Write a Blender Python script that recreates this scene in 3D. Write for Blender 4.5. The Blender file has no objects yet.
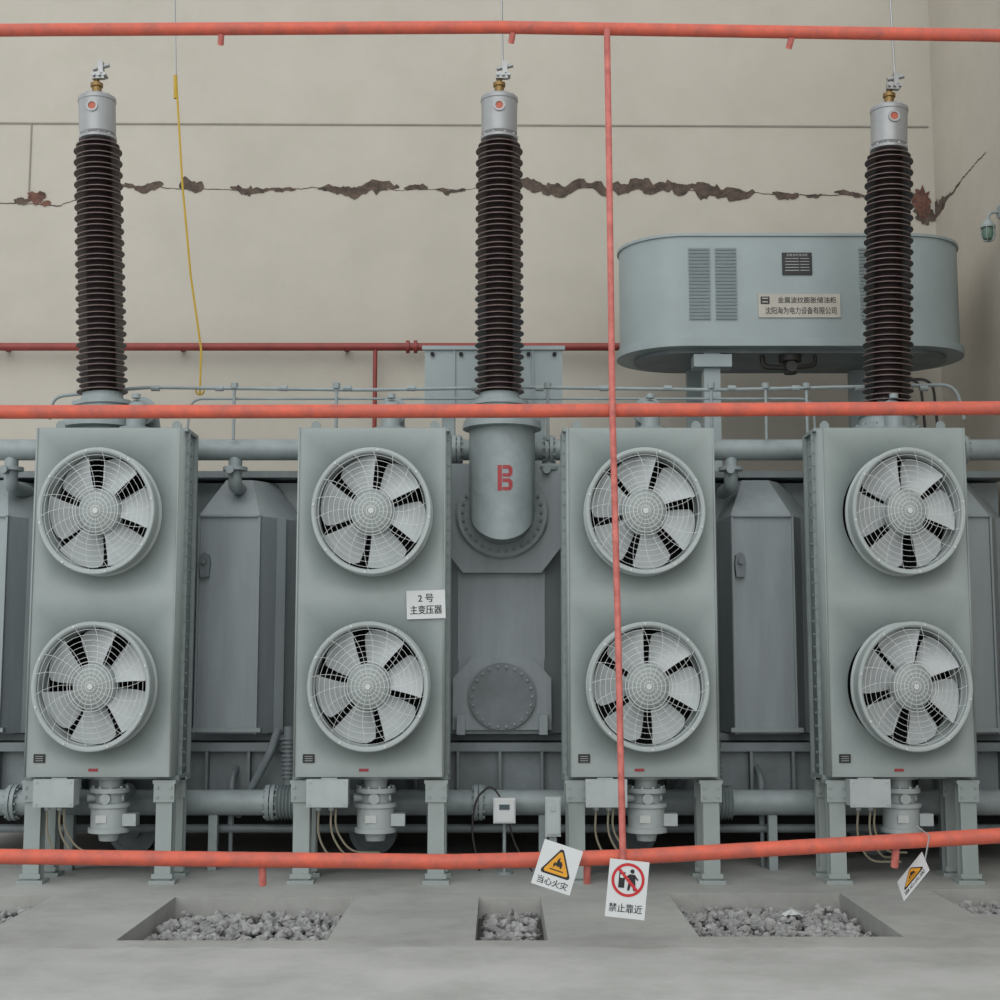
import bpy, bmesh, math, random
from mathutils import Vector, Matrix
random.seed(7)
scene = bpy.context.scene
COL = scene.collection
scene.view_settings.view_transform = 'Standard'
pi = math.pi
OFF = {}

# ---------------------------------------------------------------- materials
def lin(c):
    c = c/255.0
    return c/12.92 if c <= 0.04045 else ((c+0.055)/1.055)**2.4
def rgb(t, k=1.0):
    return (min(1, lin(t[0])*k), min(1, lin(t[1])*k), min(1, lin(t[2])*k), 1)
def paint(name, c, rough=0.5, metal=0.0, var=0.12, scale=4.0, bump=0.0, bscale=60, c2=None, streak=False):
    m = bpy.data.materials.new(name); m.use_nodes = True
    nt = m.node_tree; b = nt.nodes['Principled BSDF']
    b.inputs['Roughness'].default_value = rough
    b.inputs['Metallic'].default_value = metal
    tc = nt.nodes.new('ShaderNodeTexCoord')
    mp = nt.nodes.new('ShaderNodeMapping')
    if streak: mp.inputs['Scale'].default_value = (1, 1, 0.18)
    nt.links.new(tc.outputs['Object'], mp.inputs['Vector'])
    n = nt.nodes.new('ShaderNodeTexNoise'); n.inputs['Scale'].default_value = scale
    n.inputs['Detail'].default_value = 6; n.inputs['Roughness'].default_value = 0.65
    nt.links.new(mp.outputs['Vector'], n.inputs['Vector'])
    r = nt.nodes.new('ShaderNodeValToRGB')
    r.color_ramp.elements[0].position = 0.3; r.color_ramp.elements[1].position = 0.7
    r.color_ramp.elements[0].color = rgb(c2) if c2 else rgb(c, 1-var*1.4)
    r.color_ramp.elements[1].color = rgb(c, 1+var)
    nt.links.new(n.outputs['Fac'], r.inputs['Fac'])
    nt.links.new(r.outputs['Color'], b.inputs['Base Color'])
    if bump:
        n2 = nt.nodes.new('ShaderNodeTexNoise'); n2.inputs['Scale'].default_value = bscale
        n2.inputs['Detail'].default_value = 5
        nt.links.new(tc.outputs['Object'], n2.inputs['Vector'])
        bp = nt.nodes.new('ShaderNodeBump'); bp.inputs['Strength'].default_value = bump
        bp.inputs['Distance'].default_value = 0.02
        nt.links.new(n2.outputs['Fac'], bp.inputs['Height'])
        nt.links.new(bp.outputs['Normal'], b.inputs['Normal'])
    return m

M_COOL = paint('cooler_grey_paint', (144,154,152), 0.42, var=0.07, scale=2.0)
M_COOLD = paint('cooler_flange_paint', (130,141,140), 0.5, var=0.1, scale=6)
M_BLADE = paint('fan_blade_paint', (186,192,193), 0.45, var=0.08, scale=5)
M_RING = paint('fan_ring_paint', (160,169,168), 0.4, var=0.06, scale=4)
M_GUARD = paint('guard_wire', (192,197,195), 0.45, var=0.03)
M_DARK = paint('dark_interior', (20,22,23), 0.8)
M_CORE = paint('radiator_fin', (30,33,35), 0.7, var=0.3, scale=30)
M_TANK = paint('tank_grey_paint', (142,151,153), 0.5, var=0.2, scale=1.8, streak=True)
M_TANKD = paint('tank_dark_paint', (112,121,123), 0.5, var=0.22, scale=3)
M_PIPEG = paint('pipe_grey_paint', (138,148,149), 0.45, var=0.14, scale=5)
M_BOX = paint('cabinet_grey_paint', (142,154,155), 0.42, var=0.07, scale=1.8)
M_PALE = paint('pale_grey_paint', (162,170,170), 0.42, var=0.08, scale=6)
M_PORC = paint('brown_porcelain', (60,46,46), 0.4, var=0.2, scale=12)
M_RIM = paint('dusty_highlight_rim', (106,90,87), 0.5, var=0.2, scale=12)  # paler shed edges: dust, plus pale highlights painted into the colour
M_CAP = paint('aluminium_cap', (150,152,153), 0.38, metal=0.3, var=0.06)
M_BRASS = paint('brass', (130,106,66), 0.45, metal=0.7, var=0.15)
M_STEEL = paint('steel', (150,152,152), 0.4, metal=0.6, var=0.1)
M_RED = paint('red_pipe_paint', (198,88,64), 0.55, var=0.14, scale=13, c2=(164,84,72))
M_REDV = paint('faded_red_pipe_paint', (194,112,102), 0.6, var=0.12, scale=16, c2=(158,80,74))
M_REDB = paint('dark_red_pipe_paint', (132,52,46), 0.5, var=0.15, scale=8)
M_WHITE = paint('white_plate', (200,204,204), 0.4, var=0.03)
M_WHITED = paint('dusty_white', (184,188,186), 0.5, var=0.08, scale=20)
M_BLACK = paint('black_print', (24,24,26), 0.5, var=0.05)
M_YEL = paint('yellow_print', (212,150,38), 0.5, var=0.05)
M_REDP = paint('red_print', (184,34,40), 0.5, var=0.05)
M_REDF = paint('red_stencil', (156,54,58), 0.6, var=0.15, scale=60)
M_CABLE = paint('beige_cable', (136,130,112), 0.6)
M_CABLEK = paint('black_cable', (44,42,40), 0.6)
M_YCORD = paint('yellow_cord', (180,150,50), 0.6)
M_SCREEN = paint('meter_screen', (70,84,90), 0.2)
M_GLASS = paint('green_glass', (84,112,98), 0.15)
M_CRACK = paint('crack_dark', (88,75,66), 0.95, var=0.4, scale=12, bump=0.6, bscale=30, c2=(50,45,42))
M_BRICK = paint('exposed_brick', (110,76,64), 0.95, var=0.35, scale=9, bump=0.6, bscale=30, c2=(60,46,42))
M_SEAM = paint('seam', (134,129,120), 0.9)
M_STONE = paint('gravel_stone', (150,151,150), 0.9, var=0.35, scale=7, bump=0.3)
M_BED = paint('gravel_bed', (90,90,87), 0.95, var=0.3, scale=30, bump=1.0)
M_RUST = paint('dusty_orange', (172,86,62), 0.5)
M_PLAQ = paint('plaque_beige', (172,168,158), 0.5)

def wall_mat(name, c, c2, mn=0.95, sc=2.6):
    m = paint(name, c, 0.85, var=0.03, scale=0.7, bump=0.1, bscale=9, c2=c2)
    nt = m.node_tree; b = nt.nodes['Principled BSDF']
    src = b.inputs['Base Color'].links[0].from_socket
    tc = [n for n in nt.nodes if n.type == 'TEX_COORD'][0]
    n = nt.nodes.new('ShaderNodeTexNoise'); n.inputs['Scale'].default_value = sc; n.inputs['Detail'].default_value = 10
    n.inputs['Roughness'].default_value = 0.75
    nt.links.new(tc.outputs['Object'], n.inputs['Vector'])
    r = nt.nodes.new('ShaderNodeValToRGB')
    r.color_ramp.elements[0].position = 0.36; r.color_ramp.elements[0].color = (mn,mn,mn*0.99,1)
    r.color_ramp.elements[1].position = 0.56; r.color_ramp.elements[1].color = (1,1,1,1)
    nt.links.new(n.outputs['Fac'], r.inputs['Fac'])
    mx = nt.nodes.new('ShaderNodeMixRGB'); mx.blend_type = 'MULTIPLY'; mx.inputs[0].default_value = 1
    nt.links.new(src, mx.inputs[1]); nt.links.new(r.outputs['Color'], mx.inputs[2])
    nt.links.new(mx.outputs[0], b.inputs['Base Color'])
    return m
M_WALL = wall_mat('plaster_wall', (179,174,163), (172,167,156), 0.955)
M_WALLR = wall_mat('plaster_wall_side', (182,175,163), (173,166,154), 0.95)
M_FLOOR = wall_mat('concrete_floor', (170,171,167), (150,151,148), 0.82, 1.7)
M_SLAB = wall_mat('concrete_slab', (178,179,176), (160,162,159), 0.87, 1.4)

# ---------------------------------------------------------------- mesh builder
def fillet(pts, rad, n=6):
    pts = [Vector(p) for p in pts]; out = [pts[0]]
    for i in range(1, len(pts)-1):
        a, b, c = pts[i-1], pts[i], pts[i+1]
        d1 = (a-b); d2 = (c-b)
        r = min(rad, d1.length*0.49, d2.length*0.49)
        p1 = b + d1.normalized()*r; p2 = b + d2.normalized()*r
        for k in range(n+1):
            t = k/n
            out.append((1-t)**2*p1 + 2*t*(1-t)*b + t*t*p2)
    out.append(pts[-1]); return out

class MB:
    def __init__(s): s.bm = bmesh.new()
    def face(s, vs, mi=0):
        try:
            f = s.bm.faces.new(vs); f.material_index = mi; return f
        except ValueError: return None
    def box(s, c, d, mi=0, rot=None):
        hx, hy, hz = d[0]/2, d[1]/2, d[2]/2
        v = []
        for (x, y, z) in [(-1,-1,-1),(1,-1,-1),(1,1,-1),(-1,1,-1),(-1,-1,1),(1,-1,1),(1,1,1),(-1,1,1)]:
            p = Vector((x*hx, y*hy, z*hz))
            if rot: p = rot @ p
            v.append(s.bm.verts.new(p+Vector(c)))
        for f in [(0,3,2,1),(4,5,6,7),(0,1,5,4),(1,2,6,5),(2,3,7,6),(3,0,4,7)]:
            s.face([v[i] for i in f], mi)
    def ring(s, c, u, w, r, n):
        return [s.bm.verts.new(Vector(c)+u*(r*math.cos(2*pi*i/n))+w*(r*math.sin(2*pi*i/n))) for i in range(n)]
    def cyl(s, p0, p1, r0, r1=None, n=20, mi=0, cap=True):
        if r1 is None: r1 = r0
        p0 = Vector(p0); p1 = Vector(p1); a = (p1-p0).normalized()
        u = a.orthogonal().normalized(); w = a.cross(u)
        A = s.ring(p0, u, w, r0, n); B = s.ring(p1, u, w, r1, n)
        for i in range(n):
            s.face([A[i], A[(i+1)%n], B[(i+1)%n], B[i]], mi)
        if cap:
            s.face(A[::-1], mi); s.face(B, mi)
    def lathe(s, o, prof, n=32, mi=0, axis='Z', mis=None):
        o = Vector(o); rings = []
        for r, h in prof:
            if r < 1e-6:
                rings.append([s.bm.verts.new(o+(Vector((0,0,h)) if axis=='Z' else Vector((0,h,0))))]); continue
            L = []
            for i in range(n):
                a = 2*pi*i/n
                L.append(s.bm.verts.new(o+(Vector((r*math.cos(a), r*math.sin(a), h)) if axis=='Z' else Vector((r*math.cos(a), h, r*math.sin(a))))))
            rings.append(L)
        for q, (A, B) in enumerate(zip(rings, rings[1:])):
            m = mis[q] if mis else mi
            for i in range(n):
                j = (i+1) % n
                if len(A) == 1 and len(B) == 1: continue
                if len(A) == 1: s.face([A[0], B[j], B[i]], m)
                elif len(B) == 1: s.face([A[i], A[j], B[0]], m)
                else: s.face([A[i], A[j], B[j], B[i]], m)
    def tube(s, pts, r, n=10, mi=0, closed=False):
        pts = [Vector(p) for p in pts]; N = len(pts)
        rings = []; u = None
        for i in range(N):
            if closed: t = (pts[(i+1)%N]-pts[i-1]).normalized()
            elif i == 0: t = (pts[1]-pts[0]).normalized()
            elif i == N-1: t = (pts[-1]-pts[-2]).normalized()
            else: t = (pts[i+1]-pts[i-1]).normalized()
            if u is None: u = t.orthogonal().normalized()
            else: u = (u - t*u.dot(t)).normalized()
            w = t.cross(u)
            rings.append(s.ring(pts[i], u, w, r, n))
        for k in range(N-1 if not closed else N):
            A = rings[k]; B = rings[(k+1)%N]
            for i in range(n): s.face([A[i], A[(i+1)%n], B[(i+1)%n], B[i]], mi)
        if not closed:
            s.face(rings[0][::-1], mi); s.face(rings[-1], mi)
    def prism(s, poly, z0, z1, mi=0):
        A = [s.bm.verts.new((x, y, z0)) for x, y in poly]
        B = [s.bm.verts.new((x, y, z1)) for x, y in poly]
        n = len(poly)
        for i in range(n): s.face([A[i], A[(i+1)%n], B[(i+1)%n], B[i]], mi)
        s.face(A[::-1], mi); s.face(B, mi)
    def plate(s, poly, y0, y1, mi=0):
        A = [s.bm.verts.new((x, y0, z)) for x, z in poly]
        B = [s.bm.verts.new((x, y1, z)) for x, z in poly]
        n = len(poly)
        for i in range(n): s.face([A[i], A[(i+1)%n], B[(i+1)%n], B[i]], mi)
        s.face(A, mi); s.face(B[::-1], mi)
    def bolts(s, c, R, n, r=0.012, h=0.02, axis='Y', mi=0, a0=0):
        for i in range(n):
            a = a0+2*pi*i/n
            if axis == 'Y':
                p = Vector(c)+Vector((R*math.cos(a), 0, R*math.sin(a))); q = p+Vector((0,-h,0))
            else:
                p = Vector(c)+Vector((R*math.cos(a), R*math.sin(a), 0)); q = p+Vector((0,0,h))
            s.cyl(p, q, r, n=6, mi=mi)
    def text(s, body, size, mat, mi=0, fit=None, heavy=0.0):
        cu = bpy.data.curves.new('t', 'FONT'); cu.body = body; cu.size = size
        cu.align_x = 'CENTER'; cu.resolution_u = 3
        ob = bpy.data.objects.new('t', cu); COL.objects.link(ob)
        dg = bpy.context.evaluated_depsgraph_get(); dg.update()
        me = bpy.data.meshes.new_from_object(ob.evaluated_get(dg))
        bpy.data.objects.remove(ob)
        if len(me.vertices) == 0: return
        xs = [v.co.x for v in me.vertices]; ys = [v.co.y for v in me.vertices]
        cx = (min(xs)+max(xs))/2; cy = (min(ys)+max(ys))/2
        k = 1.0; ky = 1.0
        if fit:
            k = fit[0]/(max(xs)-min(xs)); ky = fit[1]/(max(ys)-min(ys))
        base = [v.co.copy() for v in me.vertices]
        offs = [(0,0)] if heavy == 0 else [(-heavy,0),(heavy,0),(0,heavy*0.6)]
        for q, (ox, oz) in enumerate(offs):
            for v, b in zip(me.vertices, base):
                v.co = mat @ Vector(((b.x-cx)*k+ox, -0.0001*q, (b.y-cy)*ky+oz))
            n0 = len(s.bm.faces)
            s.bm.from_mesh(me)
            s.bm.faces.ensure_lookup_table()
            for f in s.bm.faces[n0:]: f.material_index = mi
        bpy.data.meshes.remove(me)

def finish(mb, name, mats, parent=None, origin=None, smooth=True, label=None, category=None, fixn=True, **kw):
    bm = mb.bm
    if fixn: bmesh.ops.recalc_face_normals(bm, faces=bm.faces)
    if smooth:
        for f in bm.faces: f.smooth = True
        for e in bm.edges:
            if len(e.link_faces) == 2:
                if e.calc_face_angle(0) > 0.6: e.smooth = False
            else: e.smooth = False
    co = [v.co for v in bm.verts]
    mn = Vector((min(c.x for c in co), min(c.y for c in co), min(c.z for c in co)))
    mxx = Vector((max(c.x for c in co), max(c.y for c in co), max(c.z for c in co)))
    if origin is None:
        origin = (mn+mxx)/2
        if parent is None: origin.z = mn.z
    origin = Vector(origin)
    for v in bm.verts: v.co -= origin
    me = bpy.data.meshes.new(name); bm.to_mesh(me); bm.free()
    for m in (mats if isinstance(mats, (list, tuple)) else [mats]): me.materials.append(m)
    ob = bpy.data.objects.new(name, me); COL.objects.link(ob)
    OFF[ob.name] = origin
    if parent:
        ob.parent = parent; ob.location = origin-OFF[parent.name]
    else: ob.location = origin
    if label: ob['label'] = label
    if category: ob['category'] = category
    for k, v in kw.items(): ob[k] = v
    return ob
def empty(name, loc, label, category, **kw):
    e = bpy.data.objects.new(name, None); e.empty_display_size = 0.1
    COL.objects.link(e); e.location = loc; OFF[e.name] = Vector(loc)
    e['label'] = label; e['category'] = category
    for k, v in kw.items(): e[k] = v
    return e
def copy_tree(o, parent=None):
    c = o.copy(); COL.objects.link(c)
    if parent: 
        c.parent = parent
    for ch in o.children: copy_tree(ch, c)
    return c

# ---------------------------------------------------------------- room
XR = 4.04; YB = 12.6
mb = MB(); mb.box((-1.5, YB+0.1, 4.5), (11.1, 0.2, 9)); 
wallb = finish(mb, 'wall_back', M_WALL, kind='structure')
mb = MB(); mb.box((XR+0.1, 9.3, 4.5), (0.2, 6.8, 9))
wallr = finish(mb, 'wall_right', M_WALLR, kind='structure')

K = 0.00929
def cu(u): return (u-500)*K
z0 = 5.79
def cz(v): return z0-(v-190)*0.0098
def crack_strip(mb, pts, y, seed, mi=0, step=0.02, side=False, rough=1.0):
    rnd = random.Random(seed)
    up = []; lo = []
    x = pts[0][0]; jz = 0; wu = 0.4; wl = 0.4
    while x <= pts[-1][0]:
        for a, b in zip(pts, pts[1:]):
            if a[0] <= x <= b[0]:
                t = (x-a[0])/max(1e-6, b[0]-a[0])
                z = a[1]+(b[1]-a[1])*t; w = a[2]+(b[2]-a[2])*t; break
        if rnd.random() < 0.5: wu = wu*0.3+rnd.uniform(0.05, 0.85)*0.7
        if rnd.random() < 0.5: wl = wl*0.3+rnd.uniform(0.05, 0.85)*0.7
        jz = jz*0.85+rnd.uniform(-0.007, 0.007)*rough
        up.append((x, z+w*wu+jz+0.001)); lo.append((x, z-w*wl+jz-0.001))
        x += step*rnd.uniform(0.4, 1.8)
    if side:
        U = [mb.bm.verts.new((y, YB-a, b)) for a, b in up]; L = [mb.bm.verts.new((y, YB-a, b)) for a, b in lo]
    else:
        U = [mb.bm.verts.new((a, y, b)) for a, b in up]; L = [mb.bm.verts.new((a, y, b)) for a, b in lo]
    for i in range(len(U)-1): mb.face([L[i], L[i+1], U[i+1], U[i]], mi)
def blob(mb, c, rx, rz, y, seed, mi, n=26):
    rnd = random.Random(seed); P = []
    k = 1.0
    for i in range(n):
        a = 2*pi*i/n; k = k*0.3+rnd.uniform(0.5, 1.35)*0.7
        P.append(mb.bm.verts.new((c[0]+rx*k*math.cos(a), y, c[1]+rz*k*math.sin(a))))
    cc = mb.bm.verts.new((c[0], y, c[1]))
    for i in range(n): mb.face([P[i], P[(i+1)%n], cc], mi)
mb = MB()
tab = [(-60,205,1),(15,203,1),(60,205,1),(118,186,.6),(180,189,.6),(300,188,.6),(470,191,.6),(520,185,.6),(620,188,.8),(752,192,.6),(800,195,.6),(868,196,.6),(910,200,1)]
crack_strip(mb, [(cu(a), cz(b), c*0.0092) for a, b, c in tab], YB-0.003, 3)
flakes = [
 [(120,186,1),(126,187,6),(136,189,5),(146,190,10),(160,185,6),(165,184,1)],
 [(179,185,3),(184,186,14),(192,188,10),(201,186,11),(204,189,1)],
 [(230,187,1),(238,190,8),(250,190,9),(262,192,4),(270,190,3),(290,190,4),(296,190,1)],
 [(318,190,1),(330,188,8),(342,189,11),(352,193,14),(362,190,7),(372,188,14),(392,188,11),(400,187,2)],
 [(404,189,1),(410,188,6),(422,188,7),(430,188,1)],[(436,190,1),(446,192,5),(462,190,5),(466,190,1)],
 [(518,183,4),(528,184,11),(540,188,9),(552,189,14),(566,191,11),(580,184,9),(592,186,5),(604,190,12),(612,194,4)],
 [(610,186,6),(622,189,15),(636,184,10),(650,189,13),(664,185,12),(680,190,12),(692,186,6),(700,190,15),(722,194,14),(738,195,12),(752,192,8),(755,192,1)],
 [(772,192,1),(778,194,7),(790,195,7),(800,195,2)],[(806,196,2),(816,195,6),(822,194,1)],
 [(834,193,1),(842,192,5),(852,194,5),(862,196,4),(868,196,2),(876,194,3)]]
for k, f in enumerate(flakes):
    crack_strip(mb, [(cu(a), cz(b), c*0.0092) for a, b, c in f], YB-0.005-0.0002*k, 30+k)
blob(mb, (cu(36), cz(198)), 0.09, 0.06, YB-0.009, 5, 1); blob(mb, (cu(22), cz(201)), 0.07, 0.035, YB-0.0085, 6, 0); blob(mb, (cu(47), cz(203)), 0.05, 0.03, YB-0.0083, 16, 1)
blob(mb, (cu(921), cz(202)), 0.1, 0.15, YB-0.009, 9, 1); blob(mb, (cu(924), cz(214)), 0.09, 0.1, YB-0.0085, 10, 0); blob(mb, (cu(910), cz(196)), 0.08, 0.05, YB-0.0082, 12, 0)
finish(mb, 'crack', [M_CRACK, M_BRICK], parent=wallb, smooth=False, fixn=False, label='jagged horizontal crack with exposed dark masonry')
mb = MB()
crack_strip(mb, [(0.0, 5.58, 0.22), (0.12, 5.58, 0.14), (0.3, 5.59, 0.05), (0.5, 5.6, 0.02), (0.9, 5.62, 0.01), (1.4, 5.65, 0.006)], XR-0.004, 77, side=True)
finish(mb, 'crack', M_CRACK, parent=wallr, smooth=False, fixn=False)
mb = MB()
mb.box((-1.5, YB-0.004, 6.42), (11.0, 0.008, 0.015), rot=Matrix.Rotation(0.004, 3, 'Y'))
mb.box((cu(29), YB-0.004, 6.1), (0.012, 0.008, 0.65))
finish(mb, 'joint_line', M_SEAM, parent=wallb)

pits = [(-4.2,-2.76,7.95,8.9), (-2.0,-0.9,7.5,8.85), (-0.13,0.25,7.5,8.85), (1.05,2.13,7.6,9.0), (2.72,3.9,8.25,9.15)]
xs = sorted(set([-7.0, 4.04]+[p[0] for p in pits]+[p[1] for p in pits]))
ys = sorted(set([-2.0, 12.6]+[p[2] for p in pits]+[p[3] for p in pits]))
mb = MB(); V = {}
def gv(x, y, z=0.0):
    k = (x, y, z)
    if k not in V: V[k] = mb.bm.verts.new(k)
    return V[k]
for i in range(len(xs)-1):
    for j in range(len(ys)-1):
        mx_, my_ = (xs[i]+xs[i+1])/2, (ys[j]+ys[j+1])/2
        if any(p[0] < mx_ < p[1] and p[2] < my_ < p[3] for p in pits): continue
        mb.face([gv(xs[i],ys[j]), gv(xs[i+1],ys[j]), gv(xs[i+1],ys[j+1]), gv(xs[i],ys[j+1])])
PD = -0.2
for a, b, c, d in pits:
    for (x1,y1,x2,y2) in [(a,c,a,d),(a,d,b,d),(b,d,b,c),(b,c,a,c)]:
        mb.face([mb.bm.verts.new((x1,y1,0)), mb.bm.verts.new((x2,y2,0)), mb.bm.verts.new((x2,y2,PD)), mb.bm.verts.new((x1,y1,PD))])
    mb.face([mb.bm.verts.new((a,c,PD)), mb.bm.verts.new((b,c,PD)), mb.bm.verts.new((b,d,PD)), mb.bm.verts.new((a,d,PD))])
floor = finish(mb, 'floor', M_FLOOR, smooth=False, fixn=False, origin=(0,0,0), kind='structure')
mb = MB(); rnd = random.Random(11); pts = []; x = -7.0; yy = 7.3
while x < 4.0:
    yy = 7.3+0.6*(yy-7.3)+rnd.uniform(-0.03, 0.03); pts.append((x, yy)); x += rnd.uniform(0.03, 0.12)
A = [mb.bm.verts.new((x, y, 0.004)) for x, y in pts]; B = [mb.bm.verts.new((x, -2.0, 0.004)) for x, y in pts]; C = [mb.bm.verts.new((x, y+0.008, 0.0)) for x, y in pts]
for i in range(len(A)-1):
    mb.face([B[i], B[i+1], A[i+1], A[i]]); mb.face([A[i], A[i+1], C[i+1], C[i]])
finish(mb, 'trim_1', M_SLAB, kind='structure', smooth=False, origin=(0,0,0))

for a, b, c, d in pits:
    mb = MB(); rnd = random.Random(int(a*100))
    cnt = int((b-a)*(d-c)*520)
    bmt = bmesh.new(); bmesh.ops.create_icosphere(bmt, subdivisions=1, radius=1)
    base = [v.co.copy() for v in bmt.verts]; fs = [[v.index for v in f.verts] for f in bmt.faces]; bmt.free()
    vz = [mb.bm.verts.new(p) for p in ((a+.002,c+.002,PD+0.07),(b-.002,c+.002,PD+0.07),(b-.002,d-.002,PD+0.07),(a+.002,d-.002,PD+0.07))]
    mb.face(vz, 1)
    for i in range(cnt):
        s = rnd.uniform(0.016, 0.04)
        x = rnd.uniform(a+s*1.3, b-s*1.3); y = rnd.uniform(c+s*1.3, d-s*1.3); z = PD+0.07+rnd.uniform(0.0, 0.05)
        R = Matrix.Rotation(rnd.uniform(0,6), 3, 'Z') @ Matrix.Rotation(rnd.uniform(0,6), 3, 'X')
        sc = Vector((rnd.uniform(.8,1.3), rnd.uniform(.7,1.1), rnd.uniform(.5,.9)))
        vs = []
        for p in base:
            q = Vector((p.x*sc.x, p.y*sc.y, p.z*sc.z))*s*rnd.uniform(.8,1.15)
            vs.append(mb.bm.verts.new(R@q+Vector((x,y,z))))
        for f in fs: mb.face([vs[k] for k in f])
    finish(mb, 'gravel', [M_STONE, M_BED], smooth=False, fixn=False, label='bed of grey crushed stone gravel in a floor pit', category='gravel', kind='stuff')

# ---------------------------------------------------------------- coolers
YF = 9.3
FE = 1.09
def build_cooler(cx):
    root = empty('cooler', (cx, YF+0.25, 0), 'grey steel oil cooler cabinet with two round axial fans', 'cooler', group='row of transformer fan coolers')
    hw = 0.4825; z0, z1 = 0.69, 3.0; dp = 0.5
    fz = (2.42, 1.28); hr = 0.352
    mb = MB()
    zm = (fz[0]+fz[1])/2
    for fc, za, zb in ((fz[0], zm, z1), (fz[1], z0, zm)):
        angs = [2*pi*i/64 for i in range(64)]
        for (x, z) in ((hw, zb), (-hw, zb), (-hw, za), (hw, za)):
            angs.append(math.atan2(z-fc, x) % (2*pi))
        angs = sorted(set(round(a, 5) for a in angs))
        I = []; O = []; B = []
        for a in angs:
            c, s_ = math.cos(a), math.sin(a)
            I.append(mb.bm.verts.new((cx+hr*c, YF, fc+hr*FE*s_)))
            B.append(mb.bm.verts.new((cx+hr*c, YF+0.06, fc+hr*FE*s_)))
            ts = []
            if abs(c) > 1e-5: ts.append(hw/abs(c))
            if s_ > 1e-5: ts.append((zb-fc)/s_)
            if s_ < -1e-5: ts.append((za-fc)/s_)
            t = min(ts); O.append(mb.bm.verts.new((cx+t*c, YF, fc+t*s_)))
        n = len(angs)
        for i in range(n):
            j = (i+1) % n
            mb.face([I[i], I[j], O[j], O[i]]); mb.face([I[i], B[i], B[j], I[j]])
    t = 0.02
    mb.box((cx-hw+t/2, YF+dp/2+0.001, (z0+z1)/2), (t, dp-0.002, z1-z0))
    mb.box((cx+hw-t/2, YF+dp/2+0.001, (z0+z1)/2), (t, dp-0.002, z1-z0))
    mb.box((cx, YF+dp/2+0.001, z1-t/2), (2*hw-2*t, dp-0.002, t))
    mb.box((cx, YF+dp/2+0.001, z0+t/2), (2*hw-2*t, dp-0.002, t))
    for sx in (-1, 1): mb.box((cx+sx*(hw-0.006), YF-0.004, (z0+z1)/2), (0.012, 0.008, z1-z0))
    cab = finish(mb, 'cabinet', M_COOL, parent=root, fixn=False)
    mb = MB()
    for sx in (-1, 1):
        mb.box((cx+sx*(hw+0.012), YF+0.20, (z0+z1)/2), (0.024, 0.012, z1-z0))
        mb.box((cx+sx*(hw+0.012), YF+0.45, (z0+z1)/2), (0.024, 0.03, z1-z0+0.04))
        for k in range(26):
            z = z0+0.05+k*(z1-z0-0.1)/25
            mb.cyl((cx+sx*(hw+0.014), YF+0.185, z), (cx+sx*(hw+0.014), YF+0.2, z), 0.008, n=6)
            mb.cyl((cx+sx*(hw), YF+0.33, z), (cx+sx*(hw+0.014), YF+0.33, z), 0.009, n=6)
    mb.box((cx, YF+0.3, z1+0.012), (2*hw+0.04, 0.34, 0.024))
    mb.box((cx, YF+0.3, z0-0.012), (2*hw+0.04, 0.34, 0.024))
    finish(mb, 'bolted_flange', M_COOLD, parent=root)
    mb = MB()
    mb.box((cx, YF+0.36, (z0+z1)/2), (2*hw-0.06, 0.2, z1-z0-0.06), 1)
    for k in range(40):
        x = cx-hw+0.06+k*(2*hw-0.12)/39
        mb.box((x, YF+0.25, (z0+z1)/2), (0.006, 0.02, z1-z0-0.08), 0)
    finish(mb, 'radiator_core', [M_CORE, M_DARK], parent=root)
    mb = MB(); mb.box((cx-hw+0.1, YF-0.004, z0+0.12), (0.075, 0.008, 0.055))
    for k in range(3): mb.box((cx-hw+0.1, YF-0.009, z0+0.105+k*0.014), (0.05, 0.002, 0.004), 1)
    finish(mb, 'nameplate', [M_BLACK, M_STEEL], parent=root, label='small black data plate')
    mb = MB(); mb.box((cx-0.03, YF-0.003, z0+0.045), (0.06, 0.006, 0.018)); finish(mb, 'warning_sticker', M_REDF, parent=root, label='tiny red sticker')
    for sx in (-1, 1):
        mb = MB(); x = cx+sx*0.4
        mb.plate([(x-0.035,z1+0.02),(x+0.035,z1+0.02),(x+0.03,z1+0.07),(x+0.012,z1+0.09),(x-0.012,z1+0.09),(x-0.03,z1+0.07)], YF+0.24, YF+0.26)
        finish(mb, 'lifting_lug', M_COOLD, parent=root)
    mb = MB(); x = cx+0.1
    mb.cyl((x, YF+0.3, z1+0.02), (x, YF+0.3, z1+0.05), 0.11, n=24)
    mb.tube(fillet([(x, YF+0.3, z1+0.03), (x, YF+0.3, z1+0.2), (x, YF+0.72, z1+0.2), (x, YF+0.78, z1+0.02)], 0.12), 0.065, n=20)
    mb.cyl((x-0.0, YF+0.46, z1+0.2), (x, YF+0.49, z1+0.2), 0.1, n=24)
    mb.cyl((x, YF+0.3, z1+0.26), (x, YF+0.3, z1+0.29), 0.03, n=12)
    finish(mb, 'outlet_elbow', M_PIPEG, parent=root)
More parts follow.
